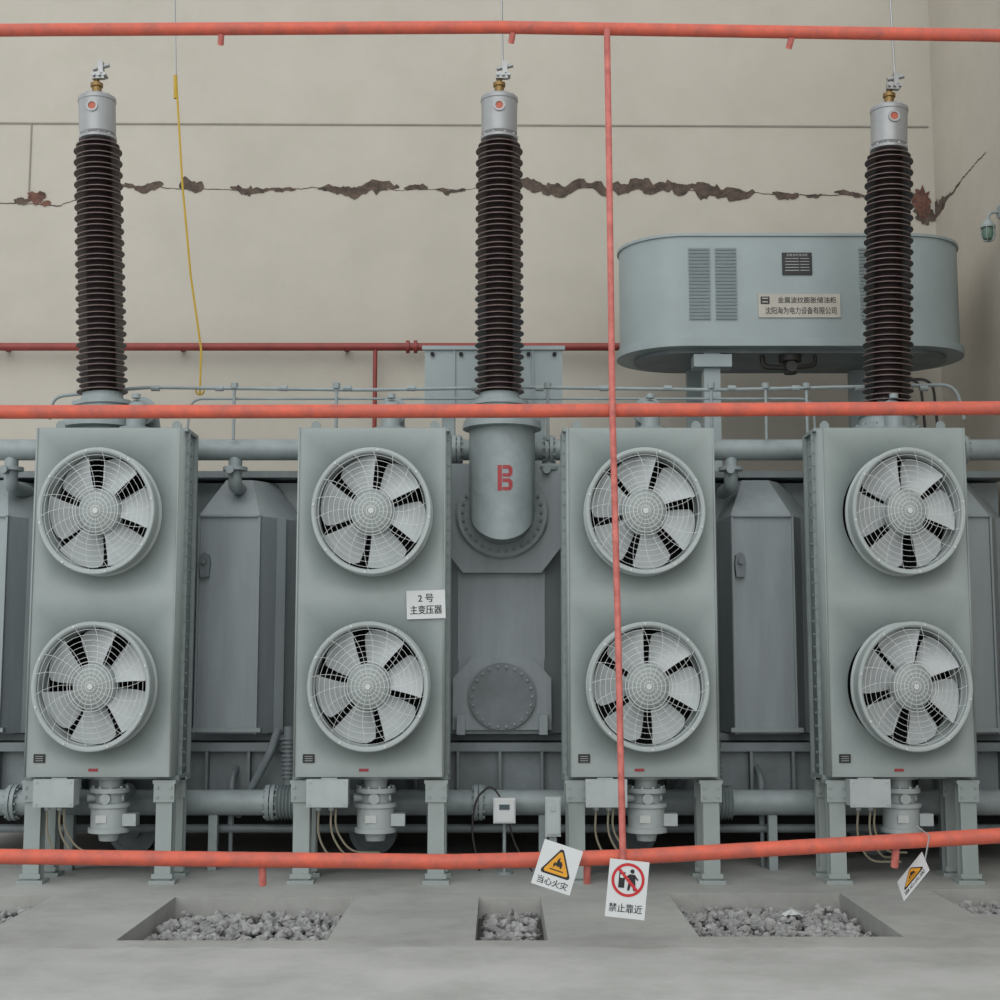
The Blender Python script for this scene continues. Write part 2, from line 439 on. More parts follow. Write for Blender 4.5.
    # fans
    for fc in fz:
        mb = MB(); n = 72
        mb.lathe((cx, YF, fc), [(0.35,0.05),(0.35,-0.18),(0.354,-0.2),(0.364,-0.208),(0.378,-0.208),(0.384,-0.2),(0.384,-0.188),(0.374,-0.18),(0.37,-0.02),(0.385,-0.01),(0.385,0.0),(0.372,0.0)], n=n, axis='Y')
        fan = finish(mb, 'fan', M_RING, parent=root, origin=(cx, YF-0.08, fc), label='round axial fan in a flared shroud with wire guard')
        nb = 6
        for k in range(nb):
            a0 = 2*pi*k/nb+0.3
            mb = MB(); NR, NA = 9, 10; G = []
            for side in (0, 1):
                rows = []
                for i in range(NR):
                    tt = i/(NR-1)
                    row = []
                    for j in range(NA):
                        s = j/(NA-1)*2-1
                        # nearly straight trailing edge, bowed leading edge, rounded leading tip
                        lead = 0.40+0.05*math.sin(tt*pi*0.7); trail = 0.38+0.02*tt
                        tip = 0.343-0.03*max(0, s)**4-0.006*max(0, -s)**4
                        r = 0.115+tt*(tip-0.115)
                        off = s*(lead if s > 0 else trail)
                        a = a0-0.05*tt+off
                        tw = math.radians(38-14*tt)
                        y = YF-0.085+off*r*math.tan(tw)+0.018*(1-s*s)*tt+(0.005 if side else 0)
                        row.append(mb.bm.verts.new((cx+r*math.cos(a), y, fc+r*math.sin(a))))
                    rows.append(row)
                G.append(rows)
            for i in range(NR-1):
                for j in range(NA-1):
                    mb.face([G[0][i][j], G[0][i][j+1], G[0][i+1][j+1], G[0][i+1][j]])
                    mb.face([G[1][i][j], G[1][i+1][j], G[1][i+1][j+1], G[1][i][j+1]])
            for i in range(NR-1):
                mb.face([G[0][i][0], G[0][i+1][0], G[1][i+1][0], G[1][i][0]])
                mb.face([G[0][i][-1], G[1][i][-1], G[1][i+1][-1], G[0][i+1][-1]])
            for j in range(NA-1):
                mb.face([G[0][-1][j], G[0][-1][j+1], G[1][-1][j+1], G[1][-1][j]])
                mb.face([G[0][0][j], G[1][0][j], G[1][0][j+1], G[0][0][j+1]])
            finish(mb, 'fan_blade', M_BLADE, parent=fan)
        mb = MB()
        mb.lathe((cx, YF, fc), [(0,-0.185),(0.05,-0.182),(0.09,-0.172),(0.12,-0.155),(0.136,-0.135),(0.14,-0.11),(0.14,-0.03),(0.1,-0.02),(0.1,0.1),(0,0.1)], n=40, axis='Y')
        finish(mb, 'fan_hub', M_RING, parent=fan)
        mb = MB(); yg = YF-0.205
        for R in (0.175, 0.208, 0.241, 0.274, 0.307, 0.338):
            mb.tube([(cx+R*math.cos(2*pi*i/56), yg-0.012*(1-R/0.37), fc+R*math.sin(2*pi*i/56)) for i in range(56)], 0.0016, n=4, closed=True)
        for R in (0.03, 0.055, 0.08, 0.105, 0.13, 0.148):
            mb.tube([(cx+R*math.cos(2*pi*i/32), yg-0.012, fc+R*math.sin(2*pi*i/32)) for i in range(32)], 0.0026, n=4, closed=True)
        mb.cyl((cx, yg-0.018, fc), (cx, yg-0.01, fc), 0.018, n=16)
        for k in range(18):
            a = 2*pi*k/18; P = []
            for q in range(7):
                t = q/6; R = 0.02+t*0.346; aa = a+0.25*t*t
                P.append((cx+R*math.cos(aa), yg-0.012*(1-t), fc+R*math.sin(aa)))
            mb.tube(P, 0.0017, n=4)
        for k in range(8):
            a = 2*pi*k/8+0.35
            mb.cyl((cx+0.37*math.cos(a), YF-0.215, fc+0.37*math.sin(a)), (cx+0.37*math.cos(a), YF-0.2, fc+0.37*math.sin(a)), 0.008, n=6)
        finish(mb, 'fan_guard', M_GUARD, parent=fan)
    for sx in (-1, 1):
        for yy in (YF+0.1, YF+0.42):
            mb = MB(); x = cx+sx*0.43
            mb.box((x, yy, 0.335), (0.012, 0.1, 0.63))
            mb.box((x, yy-0.05, 0.335), (0.105, 0.012, 0.63)); mb.box((x, yy+0.05, 0.335), (0.105, 0.012, 0.63))
            mb.box((x, yy, 0.012), (0.17, 0.15, 0.024))
            mb.box((x, yy, 0.655), (0.15, 0.14, 0.022))
            mb.box((x, yy-0.064, 0.59), (0.135, 0.012, 0.13))
            mb.box((x, yy-0.064, 0.05), (0.135, 0.012, 0.03))
            for bx in (-.045,.045):
                for bz in (.56,.62): mb.cyl((x+bx, yy-0.08, bz), (x+bx, yy-0.07, bz), 0.01, n=6)
            finish(mb, 'leg', M_COOL, parent=root)
    mb = MB(); x = cx-0.25; 
    mb.box((x, YF-0.03, 0.595), (0.25, 0.14, 0.165)); mb.box((x, YF-0.105, 0.595), (0.262, 0.014, 0.178))
    mb.box((x, YF+0.05, 0.66), (0.1, 0.1, 0.05))
    for bx in (-.11,.11):
        for bz in (-.07,.07): mb.cyl((x+bx, YF-0.118, 0.595+bz), (x+bx, YF-0.11, 0.595+bz), 0.008, n=6)
    for k in (-0.06, 0.02): mb.cyl((x+k, YF-0.03, 0.48), (x+k, YF-0.03, 0.52), 0.018, n=10)
    finish(mb, 'terminal_box', M_PALE, parent=root, label='pale grey electrical terminal box')
    mb = MB(); px = cx+0.03; py = YF+0.2
    mb.lathe((px, py, 0), [(0,.69),(.12,.69),(.12,.665),(.075,.66),(.075,.61),(.13,.605),(.13,.575),(.095,.57),(.09,.51),(.135,.505),(.135,.48),(.12,.475),(.12,.35),(.135,.345),(.135,.315),(.07,.305),(.06,.26),(0,.26)], n=32)
    mb.bolts((px, py, .605), .115, 10, axis='Z', r=.009, h=.015)
    mb.box((px-0.02, py-0.122, .41), (.07, .01, .05), 1)
    mb.box((px+0.15, py-0.02, .4), (.09, .1, .08)); mb.cyl((px+0.1, py, .54), (px-0.14, py-.02, .54), .03, n=14)
    mb.cyl((px, py-0.12, .54), (px, py-0.06, .54), .035, n=14)
    finish(mb, 'oil_pump', [M_PALE, M_WHITED], parent=root)
    for k, (a, b) in enumerate([(-0.31, 0.06), (-0.23, 0.0), (-0.2, 0.1)]):
        mb = MB()
        mb.tube(fillet([(cx+a, YF-0.03, 0.5), (cx+a-0.01, YF+0.0, 0.3+0.03*k), (cx+a+0.08, YF+0.06, 0.14+0.03*k), (cx+b-0.04, YF+0.2, 0.12+.03*k)], 0.2, 8), 0.007, n=6)
        finish(mb, 'cable', M_CABLE, parent=root)
    return root

c1 = build_cooler(-2.632)
others = []
for x in (-0.86, 0.943, 2.64):
    c = copy_tree(c1); c.location.x = x; others.append(c)
allc = [c1]+others
fx = {0: (-0.013, -0.008), 1: (0.025, 0.012), 2: (0.012, 0.022), 3: (0.05, 0.055)}
ang = [(0.15, 0.8), (0.45, 0.05), (0.62, 0.3), (0.2, 0.55)]
for i, c in enumerate(allc):
    if i in (1, 2): c.scale = (1.025, 1, 1)
    fans = [o for o in c.children if o.name.split('.')[0] == 'fan']
    fans.sort(key=lambda o: -o.location.z)
    for k, f in enumerate(fans):
        f.location.x += fx[i][k]*0.7
        f.rotation_euler[1] = ang[i][k]
        L = f.location.copy()
        # shrouds are slightly oval housings, taller than wide
        f.matrix_parent_inverse = Matrix.Translation(L) @ Matrix.Diagonal((0.965 if i == 3 else 1.0, 1.0, FE, 1.0)) @ Matrix.Translation(-L)

# ---------------------------------------------------------------- transformer tank
YT = 10.75
tank = empty('transformer', (-0.2, 11.3, 0), 'large grey steel oil-filled power transformer tank on a base frame', 'transformer')
mb = MB()
mb.box((-0.2, YT+0.55, 1.86), (8.1, 1.1, 1.9))
mb.box((-0.2, YT+0.5, 2.86), (8.2, 1.3, 0.05))
mb.box((-0.2, YT+0.45, 0.885), (8.2, 1.45, 0.05))
finish(mb, 'tank_body', M_TANK, parent=tank)
for X in (-3.78, -1.93, 1.97, 3.42):
    mb = MB()
    poly = [(X-0.30, YT), (X-0.28, 10.22), (X+0.17, 10.22), (X+0.42, 10.62), (X+0.42, YT)]
    top = [(X-0.20, YT), (X-0.14, 10.50), (X+0.06, 10.50), (X+0.20, 10.70), (X+0.20, YT)]
    mb.prism(poly, 0.92, 2.50)
    A = [mb.bm.verts.new((x, y, 2.50)) for x, y in poly]; B = [mb.bm.verts.new((x, y, 2.80)) for x, y in top]
    for i in range(5): mb.face([A[i], A[(i+1)%5], B[(i+1)%5], B[i]])
    mb.face(B)
    for (x, y) in ((X-0.27, 10.215), (X+0.17, 10.215)):
        mb.box((x, y, 1.71), (0.014, 0.04, 1.58))
    mb.box((X-0.05, 10.21, 2.50), (0.46, 0.03, 0.014))
    mb.box((X+0.30, 10.40, 1.71), (0.014, 0.07, 1.58), rot=Matrix.Rotation(-1.0, 3, 'Z'))
    mb.box((X+0.42, 10.60, 1.74), (0.03, 0.06, 1.63)); mb.box((X-0.44, 10.72, 1.86), (0.05, 0.06, 1.9))
    mb.box((X-0.05, 10.2, 0.95), (0.52, 0.06, 0.03))
    finish(mb, 'stiffener_box', M_TANK, parent=tank, smooth=False)
    mb = MB(); lx = X-0.22
    mb.plate([(lx-0.03,2.05),(lx+0.03,2.05),(lx+0.04,2.15),(lx+0.03,2.21),(lx,2.23),(lx-0.03,2.21),(lx-0.04,2.15)], 10.17, 10.22)
    mb.cyl((lx, 10.14, 2.16), (lx, 10.17, 2.16), 0.018, n=12)
    finish(mb, 'jacking_lug', M_TANKD, parent=tank)
mb = MB()
mb.prism([(-0.52, YT), (-0.47, 10.42), (-0.30, 10.25), (0.32, 10.25), (0.49, 10.42), (0.53, YT)], 0.92, 2.85)
mb.plate([(-0.44,2.88),(-0.44,2.30),(-0.27,2.08),(0.30,2.08),(0.47,2.30),(0.47,2.88)], 10.16, 10.28)
mb.plate([(-0.34,0.95),(-0.34,1.32),(-0.2,1.47),(0.23,1.47),(0.37,1.32),(0.37,0.95)], 10.2, 10.3)
for x in (-0.30, 0.32): mb.box((x, 10.25, 1.8), (0.014, 0.014, 0.7))
for x in (-0.47, 0.49): mb.box((x, 10.42, 1.8), (0.014, 0.014, 1.7))
finish(mb, 'central_box', M_TANK, parent=tank, smooth=False)
mb = MB()
mb.lathe((0.015, 10.2, 1.19), [(0,-0.04),(0.24,-0.04),(0.24,-0.022),(0.232,-0.022),(0.232,-0.015),(0.24,-0.015),(0.24,0.0),(0,0.0)], n=44, axis='Y')
mb.bolts((0.015, 10.16, 1.19), 0.215, 22, r=0.010, h=0.02, mi=1)
finish(mb, 'manhole_cover', [M_TANKD, M_TANK], parent=tank)
for X in (-0.28, 0.31):
    mb = MB(); mb.plate([(X-0.03,0.92),(X+0.03,0.92),(X+0.03,1.06),(X-0.03,1.06)], 10.12, 10.2); finish(mb, 'cover_bracket', M_TANK, parent=tank)
mb = MB()
mb.box((-0.2, 10.22, 0.83), (8.2, 0.12, 0.06)); mb.box((-0.2, 10.26, 0.66), (8.2, 0.03, 0.28)); mb.box((-0.2, 10.22, 0.5), (8.2, 0.12, 0.04))
for k in range(28):
    mb.box((-4.2+k*0.3, 10.215, 0.66), (0.02, 0.1, 0.3))
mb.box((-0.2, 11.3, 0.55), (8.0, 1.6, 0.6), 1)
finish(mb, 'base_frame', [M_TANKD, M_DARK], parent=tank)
for X in (-2.75, -0.95, 1.0, 2.8):
    mb = MB()
    mb.lathe((X, 10.75, 0.18), [(0,-0.08),(0.06,-0.08),(0.06,-0.05),(0.14,-0.05),(0.14,-0.06),(0.18,-0.06),(0.18,0.06),(0,0.06)], n=32, axis='Y')
    mb.box((X-0.14, 10.72, 0.36), (0.03, 0.2, 0.3)); mb.box((X+0.14, 10.72, 0.36), (0.03, 0.2, 0.3))
    finish(mb, 'wheel', M_TANKD, parent=tank)

# turrets: vertical tube mitred into the tank face through a bolted round flange
def turret(x, dz=0.0):
    mb = MB(); zc = 2.515; yc = 9.9; r = 0.235; n = 48; yf = 10.11
    mb.lathe((x, yf, zc), [(0.23,-0.02),(0.325,-0.02),(0.325,0.0),(0.305,0.0),(0.305,0.015),(0.335,0.015),(0.335,0.05),(0.23,0.05)], n=60, axis='Y')
    mb.bolts((x, yf-0.02, zc), 0.285, 30, r=0.012, h=0.026, mi=1)
    A = []; B = []; C = []
    for i in range(n):
        a = 2*pi*i/n; X = x+r*math.cos(a); dy = r*math.sin(a)
        A.append(mb.bm.verts.new((X, yc+dy, 3.1+dz))); B.append(mb.bm.verts.new((X, yc+dy, zc+dy))); C.append(mb.bm.verts.new((X, 10.2, zc+dy)))
    for i in range(n):
        j = (i+1) % n
        mb.face([A[i], A[j], B[j], B[i]]); mb.face([B[i], B[j], C[j], C[i]])
    mb.lathe((x, 9.85, 3.08+dz), [(0,0.0),(0.28,0.0),(0.28,0.025),(0.275,0.027),(0.275,0.052),(0,0.052)], n=40)
    mb.bolts((x, 9.85, 3.13+dz), 0.255, 20, r=0.01, h=0.016, axis='Z')
    return finish(mb, 'turret', [M_PIPEG, M_TANKD], parent=tank)
turret(-2.83); turret(2.76, -0.08)
tb = turret(0.015)
mb = MB()
def bent(poly):
    vs = []
    for px_, pz_ in poly:
        xx = 0.02+px_
        vs.append(mb.bm.verts.new((0.015+xx, 9.9-math.sqrt(0.238**2-xx*xx), 2.71+pz_)))
    mb.face(vs)
bent([(-.052,-.09),(-.022,-.09),(-.022,.09),(-.052,.09)])
for zc_, h in ((0.048, 0.042), (-0.047, 0.043)):
    bent([(-.017,zc_+h-.026),(.02,zc_+h-.026),(.02,zc_+h),(-.017,zc_+h)])
    bent([(-.017,zc_-h+.003),(.02,zc_-h+.003),(.02,zc_-h+.026),(-.017,zc_-h+.026)])
    bent([(.02,zc_+h-.026),(.026,zc_+h-.032),(.05,zc_+h-.016),(.034,zc_+h),(.02,zc_+h)])
    bent([(.02,zc_-h+.026),(.02,zc_-h+.003),(.034,zc_-h+.003),(.05,zc_-h+.018),(.026,zc_-h+.032)])
    bent([(.026,zc_-h+.033),(.052,zc_-h+.02),(.052,zc_+h-.017),(.026,zc_+h-.033)])
finish(mb, 'stencil_letter', M_REDF, parent=tb, smooth=False, fixn=False, label='red stencilled letter B')

mb = MB()
mb.box((-0.05, 10.75, 3.6), (1.06, 0.3, 0.5)); mb.box((-0.05, 10.59, 3.84), (1.1, 0.03, 0.03))
mb.box((-0.35, 10.595, 3.6), (0.01, 0.02, 0.46)); mb.box((0.25, 10.595, 3.6), (0.01, 0.02, 0.46))
for k in (-0.4, 0.3): mb.box((k, 10.75, 3.1), (0.1, 0.2, 0.5))
for k in (-0.52,-0.3,0.22,0.42): mb.cyl((k, 10.59, 3.79), (k, 10.57, 3.79), 0.016, n=10, mi=1)
finish(mb, 'junction_box', [M_BOX, M_DARK], parent=tank)

def header(z, y, r, joints):
    mb = MB(); mb.cyl((-4.4, y, z), (3.95, y, z), r, n=28)
    for j in joints:
        mb.cyl((j-0.03, y, z), (j-0.004, y, z), r*1.4, n=28); mb.cyl((j+0.004, y, z), (j+0.03, y, z), r*1.4, n=28)
        for i in range(12):
            a = 2*pi*i/12
            mb.cyl((j-0.045, y+r*1.22*math.cos(a), z+r*1.22*math.sin(a)), (j+0.045, y+r*1.22*math.cos(a), z+r*1.22*math.sin(a)), 0.008, n=6)
    return mb
mb = header(2.99, 10.22, 0.078, (-3.35, -0.32, 0.36, 3.4))
for X in (-1.95, 1.7, 0.36, -3.6):
    mb.cyl((X, 10.22, 2.95), (X, 10.22, 2.84), 0.05, n=18); mb.cyl((X, 10.22, 2.86), (X, 10.22, 2.835), 0.09, n=18)
    mb.tube(fillet([(X,10.22,2.84),(X,10.22,2.72),(X,10.6,2.72)],0.1), 0.05, n=14)
    mb.cyl((X-0.02,10.1,2.83),(X-0.02,10.16,2.83),0.03, n=12)
finish(mb, 'oil_header_pipe', M_PIPEG, label='upper horizontal grey oil header pipe with flanges and branch elbows', category='pipe')
mb = header(0.46, 9.97, 0.088, (-3.4, -1.6, -0.15, 1.42, 3.25))
for X in (-2.6, -0.83, 0.97, 2.67): mb.tube([(X, 9.95, 0.54),(X, 9.8, 0.54),(X, 9.63, 0.54)], 0.055, n=16)
for X in (-3.0,-2.0,-0.4,0.3,1.9,3.1): mb.box((X, 9.97, 0.19), (0.06, 0.06, 0.38))
finish(mb, 'oil_header_pipe', M_PIPEG, label='lower horizontal grey oil header pipe near the floor', category='pipe')
for X in (-1.62, 1.40):
    mb = MB(); pr = []
    for k in range(7):
        pr += [(0.1, 0.012*2*k), (0.122, 0.012*(2*k+1))]
    n = 24; rings = []
    for r, h in pr:
        rings.append([mb.bm.verts.new((X+0.06+h, 9.97+r*math.cos(2*pi*i/n), 0.46+r*math.sin(2*pi*i/n))) for i in range(n)])
    for A, B in zip(rings, rings[1:]):
        for i in range(n): mb.face([A[i], A[(i+1)%n], B[(i+1)%n], B[i]])
    finish(mb, 'bellows_joint', M_PIPEG, label='corrugated steel expansion joint on the lower oil pipe', category='pipe joint')
    mb = MB(); mb.tube(fillet([(X-.25, 10.15, 0.35),(X+0.0, 10.02, 0.8),(X+0.03, 10.15, 0.95)],0.2), 0.03, n=10)
    for k in range(10): mb.cyl((X+0.12, 10.1, 0.62+k*0.03), (X+0.12, 10.1, 0.635+k*0.03), 0.055, n=16)
    mb.cyl((X+0.12, 10.1, 0.5), (X+0.12, 10.1, 0.98), 0.04, n=16)
    finish(mb, 'drain_valve', M_TANKD, label='dark steel drain valve with ribbed bonnet', category='valve')
# secondary thin drain pipe under the tank ledge
mb = MB(); mb.cyl((-4.2,10.08,0.27),(3.8,10.08,0.27),0.03,n=14)
for X in (-3.2,-1.9,-0.5,0.55,1.85,3.15):
    mb.tube(fillet([(X,10.08,0.27),(X,10.08,0.62),(X,10.25,0.68)],0.08),0.022,n=10); mb.cyl((X,10.08,0.4),(X,10.08,0.46),0.045,n=14); mb.cyl((X,10.08,0.0),(X,10.08,0.27),0.015,n=8)
finish(mb, 'drain_pipe', M_TANKD, label='thin dusty grey drain pipe with risers under the tank ledge', category='pipe')

mb = MB()
z = 3.42
mb.tube(fillet([(-3.3, 10.12, 3.2), (-3.28, 10.12, z-0.05), (-2.6, 10.12, z+0.02), (-1.0, 10.12, z), (0.2, 10.12, z+0.02), (1.6, 10.12, z), (3.35, 10.12, z+0.04), (3.4, 10.12, 3.2)], 0.12), 0.013, n=8)
mb.tube(fillet([(-2.3, 10.15, 3.0), (-2.28, 10.15, z-0.06), (2.3, 10.15, z-0.06), (2.32, 10.15, 3.0)], 0.1), 0.009, n=8)
for k in range(14):
    x = -3.0+k*0.47; mb.cyl((x-0.03, 10.12, z+0.012), (x+0.03, 10.12, z+0.012), 0.022, n=10)
for x in (-1.95,-1.2,0.35,1.55,1.95,2.25): mb.cyl((x, 10.12, z), (x, 10.12, 3.05), 0.012, n=8); mb.cyl((x,10.12,z+.01),(x,10.12,z+.05),0.028,n=10)
finish(mb, 'sampling_pipe', M_PIPEG, label='thin grey sampling pipe with couplings running along the tank top', category='pipe')

# ---------------------------------------------------------------- bushings
def build_bushing():
    root = empty('bushing', (0.0, 9.85, 3.135), 'tall brown ribbed porcelain high-voltage bushing with metal cap', 'bushing', group='high-voltage bushings')
    mb = MB()
    mb.lathe((0,9.85,0), [(0,3.135),(0.24,3.135),(0.24,3.165),(0.2,3.17),(0.19,3.24),(0.21,3.245),(0.21,3.275),(0.15,3.29),(0.14,3.34),(0,3.34)], n=36)
    mb.bolts((0,9.85,3.165), 0.215, 14, axis='Z')
    finish(mb, 'base_flange', M_PIPEG, parent=root)
    mb = MB(); pr = [(0,3.32),(0.115,3.32)]; mis = [0, 0]; N = 44; za, zb = 3.35, 5.21; p = (zb-za)/N
    for k in range(N):
        R = (0.178 if k % 2 == 0 else 0.160)*(1-0.04*k/N); c = 0.098-0.006*k/N; z = za+k*p
        pr += [(c, z+0.008), (R, z), (R, z+0.006), (R-0.03, z+0.009), (c+0.004, z+0.015)]
        mis += [0, 1, 1, 0, 0]
    pr += [(0.095, zb), (0, zb)]; mis += [0, 0]
    mb.lathe((0,9.85,0), pr, n=44, mis=mis)
    finish(mb, 'porcelain_insulator', [M_PORC, M_RIM], parent=root)
    mb = MB()
    mb.lathe((0,9.85,0), [(0,5.215),(0.135,5.215),(0.135,5.235),(0.115,5.24),(0.13,5.26),(0.132,5.5),(0.137,5.505),(0.137,5.53),(0.12,5.545),(0,5.55)], n=36)
    mb.bolts((0,9.85,5.53), 0.12, 10, axis='Z', r=0.01, h=0.015)
    mb.bolts((0,9.85,5.23), 0.128, 10, axis='Z', r=0.01, h=0.015)
    finish(mb, 'metal_cap', M_CAP, parent=root)
    mb = MB(); mb.lathe((0.0,9.722,5.43), [(0.042,0.0),(0.042,-0.014),(0.028,-0.014),(0.028,0.0)], n=24, axis='Y'); mb.lathe((0.0,9.722,5.43), [(0,-0.008),(0.028,-0.008),(0.028,0.01)], n=24, axis='Y', mi=1)
    finish(mb, 'oil_sight_glass', [M_CAP, M_RUST], parent=root, label='round orange oil sight glass')
    mb = MB(); mb.lathe((0,9.85,0), [(0,5.54),(0.055,5.54),(0.055,5.57),(0.035,5.575),(0.035,5.62),(0.045,5.625),(0.045,5.65),(0.02,5.655),(0.02,5.72),(0,5.72)], n=20)
    finish(mb, 'terminal_stud', M_BRASS, parent=root)
    mb = MB(); mb.box((0.02,9.83,5.70), (0.09,0.04,0.05)); mb.box((0.04,9.83,5.76), (0.035,0.05,0.09)); mb.cyl((-0.02,9.83,5.75),(0.1,9.83,5.78),0.016,n=10)
    for k in (-0.01,0.03,0.07): mb.cyl((k,9.79,5.70),(k,9.87,5.70),0.012,n=8)
    finish(mb, 'terminal_clamp', M_STEEL, parent=root)
    return root
bB = build_bushing()
bA = copy_tree(bB); bC = copy_tree(bB)
bB.location.x = -0.005; bA.location.x = -2.83; bC.location.x = 2.76
bA.rotation_euler[1] = -0.05; bC.rotation_euler[1] = 0.036; bC.location.z -= 0.08
mb = MB(); mb.tube([(0.02,9.83,5.75),(0.01,9.85,6.4),(0.0,9.9,7.5),(0.0,10.0,9.0)], 0.008, n=6); finish(mb, 'overhead_wire', M_STEEL, label='thin bare wire rising from the middle bushing terminal', category='wire')
mb = MB(); mb.tube([(2.89,9.83,5.65),(2.88,9.85,6.4),(2.86,9.9,7.5),(2.85,10.0,9.0)], 0.008, n=6); finish(mb, 'overhead_wire', M_STEEL, label='thin bare wire rising from an outer bushing terminal', category='wire')
mb = MB(); o = -0.13
mb.tube([(-2.33+o,10.2,5.85),(-2.36+o,10.2,6.6),(-2.34+o,10.2,9.0)], 0.006, n=6)
mb.tube([(-2.33+o,10.2,5.85),(-2.26+o,10.2,5.0),(-2.18+o,10.2,4.3),(-2.09+o,10.2,3.75),(-2.09+o,10.2,3.4)], 0.009, n=6, mi=1)
mb.cyl((-2.33+o,10.2,5.68),(-2.335+o,10.2,5.86),0.015,n=8,mi=1)
mb.tube([(-2.09+o+0.03*math.cos(a/12*2*pi),10.2,3.43+0.03*math.sin(a/12*2*pi)) for a in range(12)],0.007,n=6,closed=True,mi=1)
finish(mb, 'hanging_cord', [M_STEEL, M_YCORD], label='long yellow cord hanging from a thin wire', category='cord')

# ---------------------------------------------------------------- stadium shaped oil conservator
cab = empty('oil_conservator', (2.37, 11.3, 2.885), 'long grey sheet-metal oil conservator with rounded ends and louvres', 'conservator tank')
def stadium(x0, x1, yc, r, n=20):
    P = []
    for i in range(n+1):
        a = pi/2+pi*i/n; P.append((x0+r+r*math.cos(a), yc+r*math.sin(a)))
    for i in range(n+1):
        a = -pi/2+pi*i/n; P.append((x1-r+r*math.cos(a), yc+r*math.sin(a)))
    return P
mb = MB()
mb.prism(stadium(0.985, 3.76, 11.3, 0.5), 3.96, 4.80)
mb.prism(stadium(0.97, 3.775, 11.3, 0.515), 4.79, 4.812)
finish(mb, 'cabinet_body', M_BOX, parent=cab)
mb = MB(); mb.prism(stadium(0.96, 3.79, 11.3, 0.525), 3.90, 3.965); mb.prism(stadium(1.1, 3.65, 11.3, 0.4), 3.87, 3.90, mi=1)
finish(mb, 'bottom_rim', [M_BOX, M_TANKD], parent=cab)
for x0 in (1.49, 2.84):
    mb = MB()
    for cxx in (x0+0.085, x0+0.295):
        mb.box((cxx, 10.799, 4.405), (0.18, 0.004, 0.6))
        for k in range(21):
            mb.box((cxx, 10.79, 4.125+k*0.028), (0.165, 0.014, 0.014), rot=Matrix.Rotation(0.5, 3, 'X'))
    finish(mb, 'louvre', M_BOX, parent=cab)
mb = MB(); mb.box((2.35,10.794,4.565), (0.235,0.01,0.18), 0)
for r_ in range(5):
    mb.box((2.31, 10.788, 4.51+r_*0.024), (0.11, 0.003, 0.005), 1); mb.box((2.41, 10.788, 4.51+r_*0.024), (0.07, 0.003, 0.005), 1)
mb.text('金属波纹储油柜', 0.03, Matrix.Translation((2.35,10.787,4.635)), mi=1, fit=(0.17,0.022))
finish(mb, 'data_plate', [M_BLACK, M_STEEL], parent=cab, label='black rating plate with fine white print')
mb = MB(); mb.box((2.36,10.794,4.225), (0.645,0.01,0.19))
mb.text('金属波纹膨胀储油柜', 0.06, Matrix.Translation((2.42,10.788,4.27)), mi=1, fit=(0.46,0.05), heavy=0.0008)
mb.text('沈阳海为电力设备有限公司', 0.06, Matrix.Translation((2.37,10.788,4.185)), mi=1, fit=(0.56,0.058), heavy=0.0008)
mb.box((2.09,10.788,4.268), (0.07,0.003,0.06), 1); mb.box((2.09,10.786,4.283), (0.045,0.003,0.009), 0); mb.box((2.09,10.786,4.255), (0.045,0.003,0.009), 0)
finish(mb, 'maker_plaque', [M_PLAQ, M_BLACK], parent=cab, smooth=False, label='pale plaque with black Chinese lettering')
mb = MB(); mb.box((1.68, 10.95, 3.38), (0.13, 0.1, 0.98)); mb.box((1.68,10.93,3.80),(0.3,0.16,0.1)); finish(mb, 'support_post', M_BOX, parent=cab)
for px_, py_ in ((1.63,11.6),(3.0,10.95),(3.0,11.6)):
    mb = MB(); mb.box((px_, py_, 3.38), (0.12, 0.1, 0.98)); finish(mb, 'support_post', M_BOX, parent=cab)
mb = MB()
mb.cyl((2.32,11.0,3.88),(2.32,11.0,3.82),0.09,n=20); mb.cyl((2.32,11.0,3.82),(2.32,11.0,3.72),0.05,n=16); mb.cyl((2.32,10.93,3.77),(2.32,11.0,3.77),0.045,n=14)
mb.tube(fillet([(2.1,11.0,3.88),(2.1,11.0,3.78),(2.32,11.0,3.77)],0.08),0.022,n=8); mb.tube(fillet([(2.52,11.0,3.88),(2.52,11.0,3.79),(2.32,11.0,3.77)],0.08),0.018,n=8)
finish(mb, 'drain_fitting', M_CABLEK, parent=cab, label='small dark valve fitting under the conservator')
for k in range(2):
    mb = MB(); x = 2.95+k*0.1
    mb.tube(fillet([(x,11.0,3.88),(x,10.98,3.66),(x+0.4,10.98,3.68),(x+0.45,11.0,3.0)],0.12), 0.012, n=6)
    finish(mb, 'cable', M_CABLEK, parent=cab)

mb = MB(); mb.cyl((-6.5, 12.45, 4.27), (1.1, 12.45, 4.27), 0.036, n=16); mb.cyl((-1.13,12.45,4.27),(-1.13,12.45,0.0),0.02,n=12)
for x in (-0.85, -0.78): mb.cyl((x,12.45,4.27),(x+0.03,12.45,4.27),0.06,n=16)
for x in (-4.5,-2.9,-1.4,0.4): mb.box((x,12.515,4.27),(0.04,0.15,0.03))
finish(mb, 'fire_water_pipe', M_REDB, label='dark red water pipe fixed along the plaster wall', category='pipe')

